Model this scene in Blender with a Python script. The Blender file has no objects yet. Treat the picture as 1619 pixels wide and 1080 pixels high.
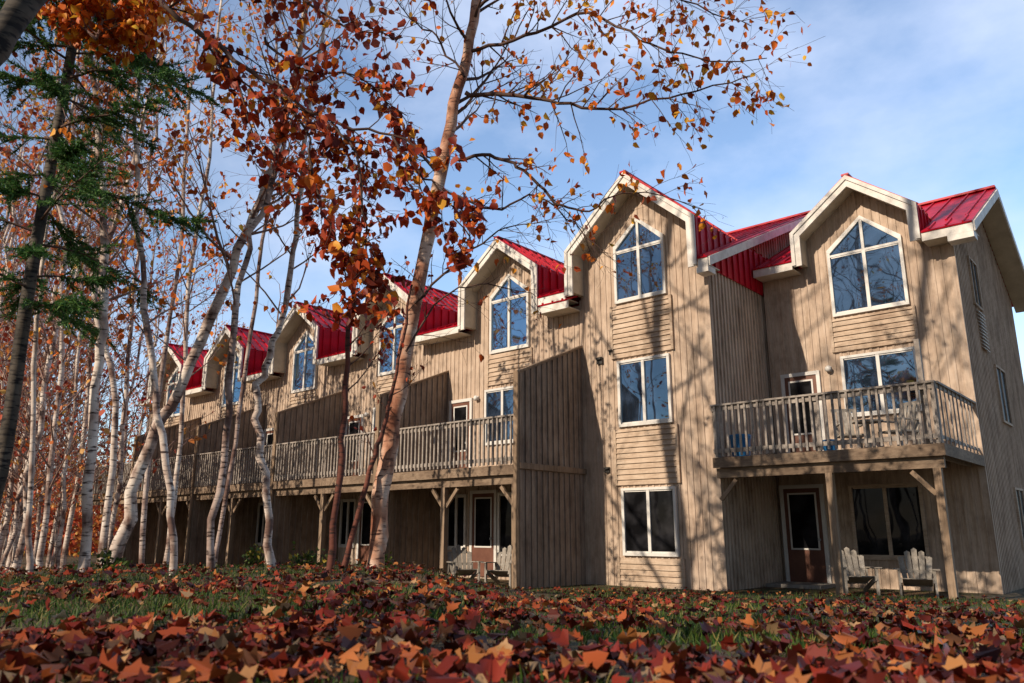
import bpy, math, random
import numpy as np
from mathutils import Vector, Matrix
R = math.radians
scene = bpy.context.scene
col = scene.collection
rng = random.Random(7)
nr = np.random.RandomState(5)

# ------------------------------------------------------------------ camera model
TH = R(13.7); CT, ST = math.cos(TH), math.sin(TH)
AZ = R(49.0)
FH = Vector((-math.cos(AZ), math.sin(AZ), 0)); RH = Vector((math.sin(AZ), math.cos(AZ), 0))
CAMZ = 1.13; FPX = 1230.0
def P(px, py, D):
    x = (px-810)/FPX; y = (py-540)/FPX
    h = CT + y*ST; k = D/h
    v = FH*D + RH*(x*k); v.z = CAMZ + (ST - y*CT)*k
    return v
def sstep(a, b, x):
    t = min(1, max(0, (x-a)/(b-a))); return t*t*(3-2*t)
def gz(x, y):
    r = math.hypot(x, y)
    D = FH.x*x+FH.y*y; L = RH.x*x+RH.y*y
    az = math.degrees(math.atan2(L, D))
    zr = max(-.23-.0565*r, -1.13)
    zl = -.30-.014*r
    k = sstep(11, 16.5, r); zl = zl*(1-k) + -1.13*k
    w = 1-sstep(-8.5, 2.5, az)
    z = zr*(1-w)+zl*w
    z += .015*math.sin(x*1.7+.5*y)*math.cos(y*1.3-.4*x)*min(1, r/4)*(1-sstep(10, 14, r))
    return CAMZ+z

# ------------------------------------------------------------------ helpers
class MB:
    def __init__(s): s.v=[]; s.f=[]
    def add(s, vs, fs):
        n=len(s.v); s.v.extend([tuple(q) for q in vs]); s.f.extend([tuple(i+n for i in f) for f in fs])
    def box(s, x0,x1,y0,y1,z0,z1):
        s.add([(x0,y0,z0),(x1,y0,z0),(x1,y1,z0),(x0,y1,z0),(x0,y0,z1),(x1,y0,z1),(x1,y1,z1),(x0,y1,z1)],
              [(0,3,2,1),(4,5,6,7),(0,1,5,4),(1,2,6,5),(2,3,7,6),(3,0,4,7)])
    def slab(s, A,B,C,D,off):
        off=Vector(off); q=[Vector(A),Vector(B),Vector(C),Vector(D)]
        s.add(q+[a+off for a in q], [(0,3,2,1),(4,5,6,7),(0,1,5,4),(1,2,6,5),(2,3,7,6),(3,0,4,7)])
    def prism(s, pts, off):
        off=Vector(off); n=len(pts); q=[Vector(a) for a in pts]
        s.add(q+[a+off for a in q], [tuple(range(n-1,-1,-1)), tuple(range(n,2*n))]+[(i,(i+1)%n,(i+1)%n+n,i+n) for i in range(n)])
    def bar(s, a, b, w, h):
        a=Vector(a); b=Vector(b); t=(b-a).normalized()
        u=Vector((0,0,1)) if abs(t.z)<.95 else Vector((0,1,0))
        sd=t.cross(u).normalized()*w/2; up=sd.cross(t).normalized()*h/2
        s.add([a-sd-up,a+sd-up,a+sd+up,a-sd+up,b-sd-up,b+sd-up,b+sd+up,b-sd+up],
              [(0,3,2,1),(4,5,6,7),(0,1,5,4),(1,2,6,5),(2,3,7,6),(3,0,4,7)])
    def tube(s, pts, rad, n=6):
        N=len(pts); base=len(s.v); prev=None
        for i in range(N):
            t=(pts[min(i+1,N-1)]-pts[max(i-1,0)])
            if t.length<1e-6: t=Vector((0,0,1))
            t.normalize()
            if prev is None:
                a=t.orthogonal().normalized()
            else:
                a=(prev-t*prev.dot(t)); a = a.normalized() if a.length>1e-5 else t.orthogonal().normalized()
            prev=a; b=t.cross(a)
            for k in range(n):
                an=2*math.pi*k/n
                q=pts[i]+(a*math.cos(an)+b*math.sin(an))*rad[i]
                s.v.append((q.x,q.y,q.z))
        for i in range(N-1):
            for k in range(n):
                k2=(k+1)%n
                s.f.append((base+i*n+k,base+i*n+k2,base+(i+1)*n+k2,base+(i+1)*n+k))
        s.f.append(tuple(base+(N-1)*n+k for k in range(n)))
    def build(s, name, mat, parent=None, smooth=False):
        o0 = parent['_o'] if parent is not None else (0,0,0)
        me=bpy.data.meshes.new(name)
        me.from_pydata([(a-o0[0],b-o0[1],c-o0[2]) for a,b,c in s.v],[],s.f); me.update()
        me.materials.append(mat)
        if smooth: me.polygons.foreach_set('use_smooth',[True]*len(me.polygons))
        o=bpy.data.objects.new(name,me); col.objects.link(o)
        if parent is not None: o.parent=parent; o['_o']=tuple(o0)
        return o
def thing(name,label,cat,loc,group=None):
    o=bpy.data.objects.new(name,None); col.objects.link(o); o.location=loc
    o.empty_display_size=.2
    o['label']=label; o['category']=cat; o['_o']=tuple(loc)
    if group: o['group']=group
    return o
def copy_tree(o,parent=None):
    c=o.copy(); col.objects.link(c); c.parent=parent
    for ch in list(o.children): copy_tree(ch,c)
    return c
def fastmesh(name, V, F, mat, parent=None, smooth=False):
    o0 = parent['_o'] if parent is not None else (0,0,0)
    V=V-np.array(o0)
    me=bpy.data.meshes.new(name); me.vertices.add(len(V)); me.vertices.foreach_set('co',V.astype(np.float32).ravel())
    loops=np.concatenate([f.ravel() for f in F]); starts=[]; c=0
    for f in F:
        k=f.shape[1]; starts.append(c+np.arange(len(f))*k); c+=f.size
    starts=np.concatenate(starts)
    me.loops.add(len(loops)); me.loops.foreach_set('vertex_index',loops.astype(np.int32))
    me.polygons.add(len(starts)); me.polygons.foreach_set('loop_start',starts.astype(np.int32))
    me.update(calc_edges=True); me.validate()
    me.materials.append(mat)
    o=bpy.data.objects.new(name,me); col.objects.link(o)
    if parent is not None: o.parent=parent; o['_o']=tuple(o0)
    return o
def scatter(name, C, Y, Nn, S, tv, tf, mat, parent=None, jit=0.0):
    Y=Y/np.linalg.norm(Y,axis=1,keepdims=True)
    X=np.cross(Y,Nn); X/= (np.linalg.norm(X,axis=1,keepdims=True)+1e-9)
    Z=np.cross(X,Y)
    T=np.array(tv)
    n=len(C); k=len(T)
    TT=np.repeat(T[None],n,0)
    if jit: TT=TT+nr.normal(0,jit,TT.shape)*np.array([.5,.5,1.6])
    W=C[:,None,:]+S[:,None,None]*(TT[:,:,0:1]*X[:,None]+TT[:,:,1:2]*Y[:,None]+TT[:,:,2:3]*Z[:,None])
    F=[]
    for f in tf:
        F.append((np.arange(n)[:,None]*k+np.array(f)[None]))
    return fastmesh(name, W.reshape(-1,3), F, mat, parent)
BIRCH_V=[(0,0,0),(0,1,-.05),(.33,.22,.1),(.30,.58,.12),(-.33,.22,.1),(-.30,.58,.12)]
BIRCH_F=[(0,2,3,1),(0,1,5,4)]
hv=[(.22,-.36),(.24,-.24),(.47,-.18),(.33,0),(.45,.24),(.2,.24)]
MAPLE_V=[(0,-.33,.02),(0,.56,.14)]+[(a,b,.14*abs(a)+.45*max(0,abs(a)-.25)) for a,b in hv]+[(-a,b,.14*abs(a)+.45*max(0,abs(a)-.25)) for a,b in hv]
MAPLE_F=[(0,2,3,4,5,6,7,1),(0,1,13,12,11,10,9,8)]

# ------------------------------------------------------------------ materials
def newmat(name):
    m=bpy.data.materials.new(name); m.use_nodes=True
    nt=m.node_tree; b=nt.nodes['Principled BSDF']; return m,nt,b
def N(nt,t,**kw):
    n=nt.nodes.new(t)
    for k,v in kw.items(): setattr(n,k,v)
    return n
def ramp(nt, stops):
    r=N(nt,'ShaderNodeValToRGB'); e=r.color_ramp.elements
    while len(e)<len(stops): e.new(.5)
    for i,(p,c) in enumerate(stops): e[i].position=p; e[i].color=(*c,1)
    return r
def noisemat(name, stops, scale=(1,1,1), ns=4, rough=.8, bump=.0, detail=6, spec=.3):
    m,nt,b=newmat(name)
    tc=N(nt,'ShaderNodeTexCoord'); mp=N(nt,'ShaderNodeMapping'); mp.inputs['Scale'].default_value=scale
    nz=N(nt,'ShaderNodeTexNoise'); nz.inputs['Scale'].default_value=ns; nz.inputs['Detail'].default_value=detail; nz.inputs['Roughness'].default_value=.65
    nt.links.new(tc.outputs['Object'],mp.inputs[0]); nt.links.new(mp.outputs[0],nz.inputs['Vector'])
    r=ramp(nt,stops); nt.links.new(nz.outputs['Fac'],r.inputs[0]); nt.links.new(r.outputs[0],b.inputs['Base Color'])
    b.inputs['Roughness'].default_value=rough; b.inputs['Specular IOR Level'].default_value=spec
    if bump:
        bp=N(nt,'ShaderNodeBump'); bp.inputs['Strength'].default_value=bump; bp.inputs['Distance'].default_value=.02
        nt.links.new(nz.outputs['Fac'],bp.inputs['Height']); nt.links.new(bp.outputs[0],b.inputs['Normal'])
    return m
def sidingmat(name, stops, s, stain=0.0):
    m,nt,b=newmat(name)
    tc=N(nt,'ShaderNodeTexCoord')
    def nz(scale,ns,det=5):
        mp=N(nt,'ShaderNodeMapping'); mp.inputs['Scale'].default_value=scale
        n=N(nt,'ShaderNodeTexNoise'); n.inputs['Scale'].default_value=ns; n.inputs['Detail'].default_value=det
        n.inputs['Roughness'].default_value=.7
        nt.links.new(tc.outputs['Object'],mp.inputs[0]); nt.links.new(mp.outputs[0],n.inputs['Vector']); return n
    a=nz(s,1.0,6); c=nz((1,1,1),1.3,4); d=nz((s[0]*3,s[1]*3,s[2]*2.5),2,3)
    m1=N(nt,'ShaderNodeMath',operation='ADD'); m2=N(nt,'ShaderNodeMath',operation='ADD')
    nt.links.new(a.outputs['Fac'],m1.inputs[0]); nt.links.new(c.outputs['Fac'],m1.inputs[1])
    nt.links.new(m1.outputs[0],m2.inputs[0]); nt.links.new(d.outputs['Fac'],m2.inputs[1])
    m3=N(nt,'ShaderNodeMath',operation='DIVIDE'); m3.inputs[1].default_value=3; nt.links.new(m2.outputs[0],m3.inputs[0])
    r=ramp(nt,stops); nt.links.new(m3.outputs[0],r.inputs[0]); colr=r.outputs[0]
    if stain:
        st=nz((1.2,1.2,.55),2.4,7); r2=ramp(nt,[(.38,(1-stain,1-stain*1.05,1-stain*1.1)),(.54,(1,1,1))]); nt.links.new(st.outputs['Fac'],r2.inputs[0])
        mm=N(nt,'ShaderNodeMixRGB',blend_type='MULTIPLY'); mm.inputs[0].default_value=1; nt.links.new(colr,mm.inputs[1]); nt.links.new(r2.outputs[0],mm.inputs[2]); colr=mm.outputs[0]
    nt.links.new(colr,b.inputs['Base Color'])
    b.inputs['Roughness'].default_value=.85; b.inputs['Specular IOR Level'].default_value=.2
    bp=N(nt,'ShaderNodeBump'); bp.inputs['Strength'].default_value=.3; bp.inputs['Distance'].default_value=.01
    nt.links.new(d.outputs['Fac'],bp.inputs['Height']); nt.links.new(bp.outputs[0],b.inputs['Normal'])
    return m
M={}
tan=[(.34,(.28,.195,.14)),(.43,(.46,.345,.26)),(.53,(.57,.445,.345)),(.66,(.66,.55,.45))]
M['siding']=sidingmat('weathered_siding',tan,(6,6,.35),.28)
M['clap']=sidingmat('weathered_clapboard',[(.36,(.28,.19,.135)),(.48,(.50,.38,.28)),(.62,(.62,.50,.39))],(.5,.5,7),.22)
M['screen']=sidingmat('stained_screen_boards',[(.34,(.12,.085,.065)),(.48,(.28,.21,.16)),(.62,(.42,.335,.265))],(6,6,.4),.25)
M['deck']=sidingmat('weathered_deck_wood',[(.34,(.15,.125,.11)),(.5,(.33,.29,.255)),(.65,(.48,.43,.39))],(1.5,1.5,3))
M['beam']=sidingmat('brown_beam_wood',[(.34,(.08,.055,.04)),(.5,(.21,.15,.105)),(.65,(.35,.265,.19))],(1.2,1.2,5))
M['post']=sidingmat('post_wood',[(.34,(.11,.075,.05)),(.5,(.26,.185,.125)),(.65,(.40,.30,.22))],(7,7,.5))
M['trim']=noisemat('white_painted_trim',[(.3,(.55,.51,.46)),(.6,(.8,.77,.72))],(1,1,1),3,.6,.05)
M['soffit']=noisemat('cream_soffit',[(.3,(.48,.42,.33)),(.7,(.66,.59,.48))],(1,1,1),3,.7,.05)
M['wframe']=noisemat('white_vinyl',[(.3,(.62,.6,.57)),(.7,(.78,.76,.72))],(1,1,1),3,.4)
M['door']=noisemat('brown_door_paint',[(.3,(.12,.05,.035)),(.7,(.2,.09,.06))],(1,1,1),3,.5)
M['darkpl']=noisemat('dark_plastic',[(.3,(.02,.02,.02)),(.7,(.05,.045,.04))],(1,1,1),8,.5)
M['steel']=noisemat('grey_steel',[(.3,(.3,.3,.3)),(.7,(.45,.45,.45))],(1,1,1),8,.35)
M['blue']=noisemat('blue_plastic',[(.3,(.015,.12,.32)),(.7,(.03,.2,.45))],(1,1,1),5,.4)
M['chair']=sidingmat('grey_chair_wood',[(.34,(.16,.14,.12)),(.5,(.32,.29,.25)),(.65,(.5,.46,.42))],(3,3,3))
M['concrete']=noisemat('concrete',[(.3,(.22,.2,.18)),(.7,(.36,.34,.31))],(1,1,1),6,.9,.2)
m,nt,b=newmat('red_metal_roof'); M['roof']=m
tc=N(nt,'ShaderNodeTexCoord'); nz=N(nt,'ShaderNodeTexNoise'); nz.inputs['Scale'].default_value=2.2; nz.inputs['Detail'].default_value=5
nt.links.new(tc.outputs['Object'],nz.inputs['Vector']); r=ramp(nt,[(.3,(.34,.003,.012)),(.7,(.58,.008,.03))]); nt.links.new(nz.outputs['Fac'],r.inputs[0])
nt.links.new(r.outputs[0],b.inputs['Base Color']); b.inputs['Roughness'].default_value=.42; b.inputs['Specular IOR Level'].default_value=.25
def glassmat(name, tint, refl, gcol, fm=.5):
    m,nt,b=newmat(name)
    b.inputs['Roughness'].default_value=.6; b.inputs['Specular IOR Level'].default_value=.05
    tc=N(nt,'ShaderNodeTexCoord')
    n0=N(nt,'ShaderNodeTexNoise'); n0.inputs['Scale'].default_value=2.3; n0.inputs['Detail'].default_value=3
    nt.links.new(tc.outputs['Object'],n0.inputs['Vector'])
    rr=ramp(nt,[(.45,tint),(.65,tuple(min(1,c*4+.01) for c in tint))]); nt.links.new(n0.outputs['Fac'],rr.inputs[0]); nt.links.new(rr.outputs[0],b.inputs['Base Color'])
    g=N(nt,'ShaderNodeBsdfGlossy'); g.inputs['Roughness'].default_value=.02; g.inputs['Color'].default_value=(*gcol,1)
    mx=N(nt,'ShaderNodeMixShader'); lw=N(nt,'ShaderNodeLayerWeight'); lw.inputs['Blend'].default_value=.35
    ad=N(nt,'ShaderNodeMath',operation='MULTIPLY_ADD'); ad.inputs[1].default_value=fm; ad.inputs[2].default_value=refl
    nt.links.new(lw.outputs['Fresnel'],ad.inputs[0]); nt.links.new(ad.outputs[0],mx.inputs[0])
    nz=N(nt,'ShaderNodeTexNoise'); nz.inputs['Scale'].default_value=1.1; nz.inputs['Detail'].default_value=1
    nt.links.new(tc.outputs['Object'],nz.inputs['Vector'])
    bp=N(nt,'ShaderNodeBump'); bp.inputs['Strength'].default_value=.15; bp.inputs['Distance'].default_value=.05
    nt.links.new(nz.outputs['Fac'],bp.inputs['Height']); nt.links.new(bp.outputs[0],g.inputs['Normal'])
    out=[n for n in nt.nodes if n.type=='OUTPUT_MATERIAL'][0]
    nt.links.new(b.outputs[0],mx.inputs[1]); nt.links.new(g.outputs[0],mx.inputs[2]); nt.links.new(mx.outputs[0],out.inputs[0])
    return m
M['glass']=glassmat('window_glass',(.006,.012,.025),.3,(.45,.72,1))
M['darkglass']=glassmat('porch_window_glass',(.003,.003,.004),.01,(.8,.85,1),.06)
def leafmat(name, stops, trans=.25, rough=.55):
    m,nt,b=newmat(name)
    g=N(nt,'ShaderNodeNewGeometry'); r=ramp(nt,stops); nt.links.new(g.outputs['Random Per Island'],r.inputs[0])
    nt.links.new(r.outputs[0],b.inputs['Base Color']); b.inputs['Roughness'].default_value=rough; b.inputs['Specular IOR Level'].default_value=.3
    if trans:
        t=N(nt,'ShaderNodeBsdfTranslucent'); nt.links.new(r.outputs[0],t.inputs[0]); mx=N(nt,'ShaderNodeMixShader'); mx.inputs[0].default_value=trans
        out=[n for n in nt.nodes if n.type=='OUTPUT_MATERIAL'][0]
        nt.links.new(b.outputs[0],mx.inputs[1]); nt.links.new(t.outputs[0],mx.inputs[2]); nt.links.new(mx.outputs[0],out.inputs[0])
    return m
M['leaf_red']=leafmat('dark_red_leaves',[(0,(.12,.012,.006)),(.4,(.28,.03,.01)),(.75,(.5,.075,.012)),(.92,(.7,.2,.02)),(1,(.8,.42,.04))])
M['leaf_or']=leafmat('orange_leaves',[(0,(.25,.035,.01)),(.3,(.6,.11,.012)),(.7,(.78,.22,.015)),(1,(.85,.5,.05))])
M['leaf_far']=leafmat('far_red_leaves',[(0,(.25,.04,.025)),(.4,(.56,.1,.04)),(.7,(.68,.24,.06)),(1,(.75,.45,.12))],.3)
M['leaf_lit']=leafmat('fallen_leaves',[(0,(.04,.009,.006)),(.25,(.13,.016,.01)),(.5,(.27,.03,.014)),(.7,(.36,.09,.025)),(.88,(.42,.17,.05)),(1,(.42,.28,.15))],.08,.5)
M['grass']=leafmat('grass_blades',[(0,(.015,.035,.006)),(.45,(.035,.085,.01)),(.75,(.08,.14,.02)),(1,(.24,.19,.06))],.2)
M['needle']=leafmat('spruce_needles',[(0,(.02,.07,.02)),(.6,(.055,.16,.035)),(1,(.14,.26,.05))],.25)
M['weed']=leafmat('weed_leaves',[(0,(.03,.06,.012)),(.6,(.08,.12,.02)),(1,(.35,.25,.04))],.2)
def barkmat(name, light, dark, thr, sc=(8,8,34)):
    m,nt,b=newmat(name)
    tc=N(nt,'ShaderNodeTexCoord')
    def nz(scale,ns,d=4):
        mp=N(nt,'ShaderNodeMapping'); mp.inputs['Scale'].default_value=scale
        n=N(nt,'ShaderNodeTexNoise'); n.inputs['Scale'].default_value=ns; n.inputs['Detail'].default_value=d
        nt.links.new(tc.outputs['Object'],mp.inputs[0]); nt.links.new(mp.outputs[0],n.inputs['Vector']); return n
    a=nz(sc,1.0,5); c=nz((2.5,2.5,1.5),1.8,5)
    r1=ramp(nt,[(thr-.06,(0,0,0)),(thr+.06,(1,1,1))]); nt.links.new(a.outputs['Fac'],r1.inputs[0])
    r2=ramp(nt,light); nt.links.new(c.outputs['Fac'],r2.inputs[0])
    mx=N(nt,'ShaderNodeMixRGB'); nt.links.new(r1.outputs[0],mx.inputs[0]); mx.inputs[1].default_value=(*dark,1); nt.links.new(r2.outputs[0],mx.inputs[2])
    nt.links.new(mx.outputs[0],b.inputs['Base Color']); b.inputs['Roughness'].default_value=.75; b.inputs['Specular IOR Level'].default_value=.25
    bp=N(nt,'ShaderNodeBump'); bp.inputs['Strength'].default_value=.5; bp.inputs['Distance'].default_value=.01
    nt.links.new(a.outputs['Fac'],bp.inputs['Height']); nt.links.new(bp.outputs[0],b.inputs['Normal'])
    return m
M['birch']=barkmat('white_birch_bark',[(.38,(.17,.10,.08)),(.47,(.5,.39,.33)),(.6,(.74,.66,.59))],(.06,.035,.03),.40)
M['birch_dim']=barkmat('grey_birch_bark',[(.38,(.14,.08,.065)),(.5,(.38,.28,.24)),(.65,(.58,.49,.44))],(.05,.03,.025),.41)
M['birch_or']=barkmat('orange_lit_birch_bark',[(.38,(.24,.09,.05)),(.5,(.48,.25,.16)),(.64,(.64,.48,.38))],(.08,.035,.025),.39)  # orange sunlight on the main birch is put into its bark colour
M['barkred']=barkmat('red_brown_bark',[(.3,(.06,.02,.015)),(.6,(.18,.06,.04))],(.03,.015,.012),.42)
M['barkdark']=barkmat('dark_spruce_bark',[(.3,(.02,.016,.013)),(.6,(.11,.09,.07))],(.012,.01,.01),.45)
M['twig']=noisemat('twig_bark',[(.3,(.05,.025,.02)),(.7,(.14,.08,.06))],(1,1,1),3,.8)
M['twiglight']=noisemat('pale_twig_bark',[(.3,(.14,.07,.055)),(.7,(.36,.24,.20))],(1,1,1),3,.8)
m,nt,b=newmat('forest_lawn'); M['ground']=m
tc=N(nt,'ShaderNodeTexCoord')
n1=N(nt,'ShaderNodeTexNoise'); n1.inputs['Scale'].default_value=.7; n1.inputs['Detail'].default_value=8
n2=N(nt,'ShaderNodeTexNoise'); n2.inputs['Scale'].default_value=14; n2.inputs['Detail'].default_value=6
for n in (n1,n2): nt.links.new(tc.outputs['Object'],n.inputs['Vector'])
r1=ramp(nt,[(.35,(.03,.05,.01)),(.5,(.07,.06,.02)),(.62,(.16,.08,.03))]); r2=ramp(nt,[(.35,(.015,.016,.008)),(.65,(.13,.065,.03))])
nt.links.new(n1.outputs['Fac'],r1.inputs[0]); nt.links.new(n2.outputs['Fac'],r2.inputs[0])
mx=N(nt,'ShaderNodeMixRGB'); mx.inputs[0].default_value=.45; nt.links.new(r1.outputs[0],mx.inputs[1]); nt.links.new(r2.outputs[0],mx.inputs[2])
nt.links.new(mx.outputs[0],b.inputs['Base Color']); b.inputs['Roughness'].default_value=.95
bp=N(nt,'ShaderNodeBump'); bp.inputs['Strength'].default_value=.8; bp.inputs['Distance'].default_value=.05
nt.links.new(n2.outputs['Fac'],bp.inputs['Height']); nt.links.new(bp.outputs[0],b.inputs['Normal'])

# ------------------------------------------------------------------ ground
n=170; t=np.linspace(-1,1,n); g=np.sinh(t*4.6)/np.sinh(4.6)*600
V=np.array([(x,y,gz(x,y)) for y in g+5 for x in g-3])
idx=np.arange(n*n).reshape(n,n)
F=np.stack([idx[:-1,:-1],idx[:-1,1:],idx[1:,1:],idx[1:,:-1]],-1).reshape(-1,4)
gr=fastmesh('ground',V,[F],M['ground']); gr['kind']='structure'
gr.data.polygons.foreach_set('use_smooth',[True]*len(gr.data.polygons))

# ------------------------------------------------------------------ houses
VW=14.6; EAVE_O=.5
def front_wall(root, a, b, v, top, breaks, name='wall', sp=.155):
    mb=MB()
    bs=sorted(set([a,b]+[x for x in breaks if a<x<b]))
    for i in range(len(bs)-1):
        x0,x1=bs[i],bs[i+1]; e=1e-4
        z0,z1=top(x0+e),top(x1-e)
        mb.prism([(x0,v,-.2),(x1,v,-.2),(x1,v,z1),(x0,v,z0)],(0,.12,0))
    x=a+.05
    while x<b-.03:
        w=.05+rng.uniform(-.006,.008)
        mb.prism([(x,v-.018,-.1),(x+w,v-.018,-.1),(x+w,v-.018,top(x+w)-.02),(x,v-.018,top(x)-.02)],(0,.03,0))
        x+=sp
    return mb.build(name,M['siding'],root)
def side_wall(root,u,v0,v1,top,out,name='side_wall',z0=-.2,mat='siding',th=.1,both=False,sp=.155,breaks=()):
    mb=MB(); bs=sorted(set([v0,v1]+list(breaks)))
    for i in range(len(bs)-1):
        y0,y1=bs[i],bs[i+1]
        mb.prism([(u,y0,z0),(u,y1,z0),(u,y1,top(y1)),(u,y0,top(y0))],(-out*th,0,0))
    y=v0+.03
    while y<v1-.04:
        mb.prism([(u+out*.03,y,z0+.02),(u+out*.03,y+.045,z0+.02),(u+out*.03,y+.045,top(y+.045)-.02),(u+out*.03,y,top(y)-.02)],(-out*.04,0,0))
        if both:
            mb.prism([(u-out*(th+.03),y,z0+.02),(u-out*(th+.03),y+.045,z0+.02),(u-out*(th+.03),y+.045,top(y+.045)-.02),(u-out*(th+.03),y,top(y)-.02)],(out*.04,0,0))
        y+=sp
    return mb.build(name,M[mat],root)
def window(root,c,z0,z1,w,v,peak=None,glass='glass',label=None,fm='wframe'):
    t=.055; h=w/2; f=MB(); y0,y1=v-.075,v-.001
    f.box(c-h-t,c+h+t,y0,y1,z0-t,z0+.01)
    f.box(c-h-t,c-h+.01,y0,y1,z0+.01,z1); f.box(c+h-.01,c+h+t,y0,y1,z0+.01,z1)
    f.box(c-.035,c+.035,y0+.006,y1,z0+.01,z1-.0)
    for s in (-1,1):
        f.box(c+s*h*.5-h*.5+.03,c+s*h*.5+h*.5-.03,y0+.02,y1,z0+.01,z0+.04)
        f.box(c+s*h*.5-h*.5+.03,c+s*h*.5+h*.5-.03,y0+.02,y1,z1-.03,z1-.001)
    if peak is None:
        f.box(c-h-t,c+h+t,y0-.004,y1,z1,z1+t)
    else:
        f.box(c-h+.01,c+h-.01,y0+.008,y1,z1,z1+.05)
        zs=z1+.12
        f.box(c-h-t,c-h+.01,y0,y1,z1+.0,zs); f.box(c+h-.01,c+h+t,y0,y1,z1+.0,zs)
        for s in (-1,1):
            q=[(c+s*(h+t),y0-.003,zs),(c+s*(h-.01),y0-.003,zs-.03),(c,y0-.003,peak-.03),(c,y0-.003,peak+t+.01),(c+s*(h+t),y0-.003,zs+.05)]
            f.prism(q if s>0 else q[::-1],(0,.07,0))
        f.box(c-.03,c+.03,y0+.006,y1,z1+.05,peak-.03)
    fo=f.build('window',M[fm],root)
    p=MB()
    if peak is None: p.box(c-h,c+h,v-.032,v-.024,z0,z1)
    else: p.prism([(c-h,v-.032,z0),(c+h,v-.032,z0),(c+h,v-.032,z1+.12),(c,v-.032,peak),(c-h,v-.032,z1+.12)],(0,.008,0))
    p.build('pane',M[glass],fo)
    if label: fo['label']=label
    return fo
def door(root,c,z0,w,h,v,glass='darkglass',mat='door'):
    d=MB(); d.box(c-w/2,c+w/2,v-.05,v-.024,z0,z0+h); do=d.build('door',M[mat],root)
    f=MB(); t=.08
    f.box(c-w/2-t,c-w/2,v-.07,v-.001,z0,z0+h); f.box(c+w/2,c+w/2+t,v-.07,v-.001,z0,z0+h); f.box(c-w/2-t,c+w/2+t,v-.074,v-.001,z0+h,z0+h+t)
    gx0,gx1,g0,g1=c-w/2+.12,c+w/2-.12,z0+h*.36,z0+h-.13
    f.box(gx0-.035,gx0,v-.062,v-.05,g0-.035,g1+.035); f.box(gx1,gx1+.035,v-.062,v-.05,g0-.035,g1+.035)
    f.box(gx0,gx1,v-.062,v-.05,g0-.035,g0); f.box(gx0,gx1,v-.062,v-.05,g1,g1+.035)
    f.build('frame',M['wframe'],do)
    p=MB(); p.box(gx0,gx1,v-.056,v-.051,g0,g1); p.build('pane',M[glass],do)
    k=MB(); k.tube([Vector((c+w/2-.08,v-.05,z0+h*.45)),Vector((c+w/2-.08,v-.11,z0+h*.45))],[.025,.03],8); k.build('handle',M['steel'],do)
    return do
def clap(root,x0,x1,z0,z1,v):
    m=MB(); z=z0
    while z<z1-.02:
        zt=min(z+.115,z1)
        m.prism([(x0,v-.06,z),(x0,v-.03,zt),(x0,v-.001,zt),(x0,v-.001,z)],(x1-x0,0,0)); z+=.115
    m.box(x0-.06,x0-.001,v-.065,v-.001,z0,z1); m.box(x1+.001,x1+.06,v-.065,v-.001,z0,z1)
    return m.build('clapboard_panel',M['clap'],root)
def ring(mb,c,h,w,zd,zf,zp,v0,v1):
    mm=(zp-zf)/h; k=math.sqrt(1+mm*mm)
    Pn=[(c-h,zd),(c-h,zf),(c,zp),(c+h,zf),(c+h,zd)]
    Q=[(c-h+w,zd),(c-h+w,zf+w*mm-w*k),(c,zp-w*k),(c+h-w,zf+w*mm-w*k),(c+h-w,zd)]
    for i in range(4):
        q=[(Pn[i][0],v0,Pn[i][1]),(Pn[i+1][0],v0,Pn[i+1][1]),(Q[i+1][0],v0,Q[i+1][1]),(Q[i][0],v0,Q[i][1])]
        mb.prism(q,(0,v1-v0,0))
def metal(mb,A,B,C,D,sp=.38):
    A,B,C,D=map(Vector,(A,B,C,D)); n=(B-A).cross(D-A).normalized()
    if n.z<0: n=-n
    return metal_n(mb,A,B,C,D,n,sp)
def metal_n(mb,A,B,C,D,n,sp=.38):
    A,B,C,D=map(Vector,(A,B,C,D)); mb.slab(A,B,C,D,n*.03)
    L=(B-A).length; k=max(1,int(L/sp)); e=(B-A).normalized()*.016
    for i in range(k+1):
        f=(i+.5)/(k+1); a=A.lerp(B,f)+n*.03; d=D.lerp(C,f)+n*.03
        mb.slab(a-e,a+e,d+e,d-e,n*.035)
def dormer(root,c,h,vf,v,vb,zd,zf,zp,cheek_end=None):
    d=MB(); ring(d,c,h-.001,.13,zd,zf-.001,zp-.001,vf,v-.001); do=d.build('dormer',M['soffit'],root)
    m=MB()
    metal_n(m,(c-h,vb,zf),(c-h,vf-.06,zf),(c,vf-.06,zp),(c,vb,zp),Vector((-(zp-zf),0,h)).normalized())
    metal_n(m,(c+h,vf-.06,zf),(c+h,vb,zf),(c,vb,zp),(c,vf-.06,zp),Vector(((zp-zf),0,h)).normalized())
    m.bar((c,vf-.07,zp+.035),(c,vb,zp+.035),.16,.04)
    m.build('dormer_roof',M['roof'],do)
    ce=vb if cheek_end is None else cheek_end
    k=MB(); metal_n(k,(c+h,vf+.02,zd),(c+h,ce,zd),(c+h,ce,zf),(c+h,vf+.02,zf),Vector((1,0,0)),.3); k.build('cheek',M['roof'],do)
    k=MB(); metal_n(k,(c-h,ce,zd),(c-h,vf+.02,zd),(c-h,vf+.02,zf),(c-h,ce,zf),Vector((-1,0,0)),.3); k.build('cheek',M['roof'],do)
    f=MB(); ring(f,c,h+.012,.19,zd-.1,zf,zp+.0,vf-.04,vf); ring(f,c,h+.03,.08,zd-.08,zf+.01,zp+.02,vf-.07,vf-.0405)
    f.build('fascia',M['trim'],do)
    return do
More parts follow.
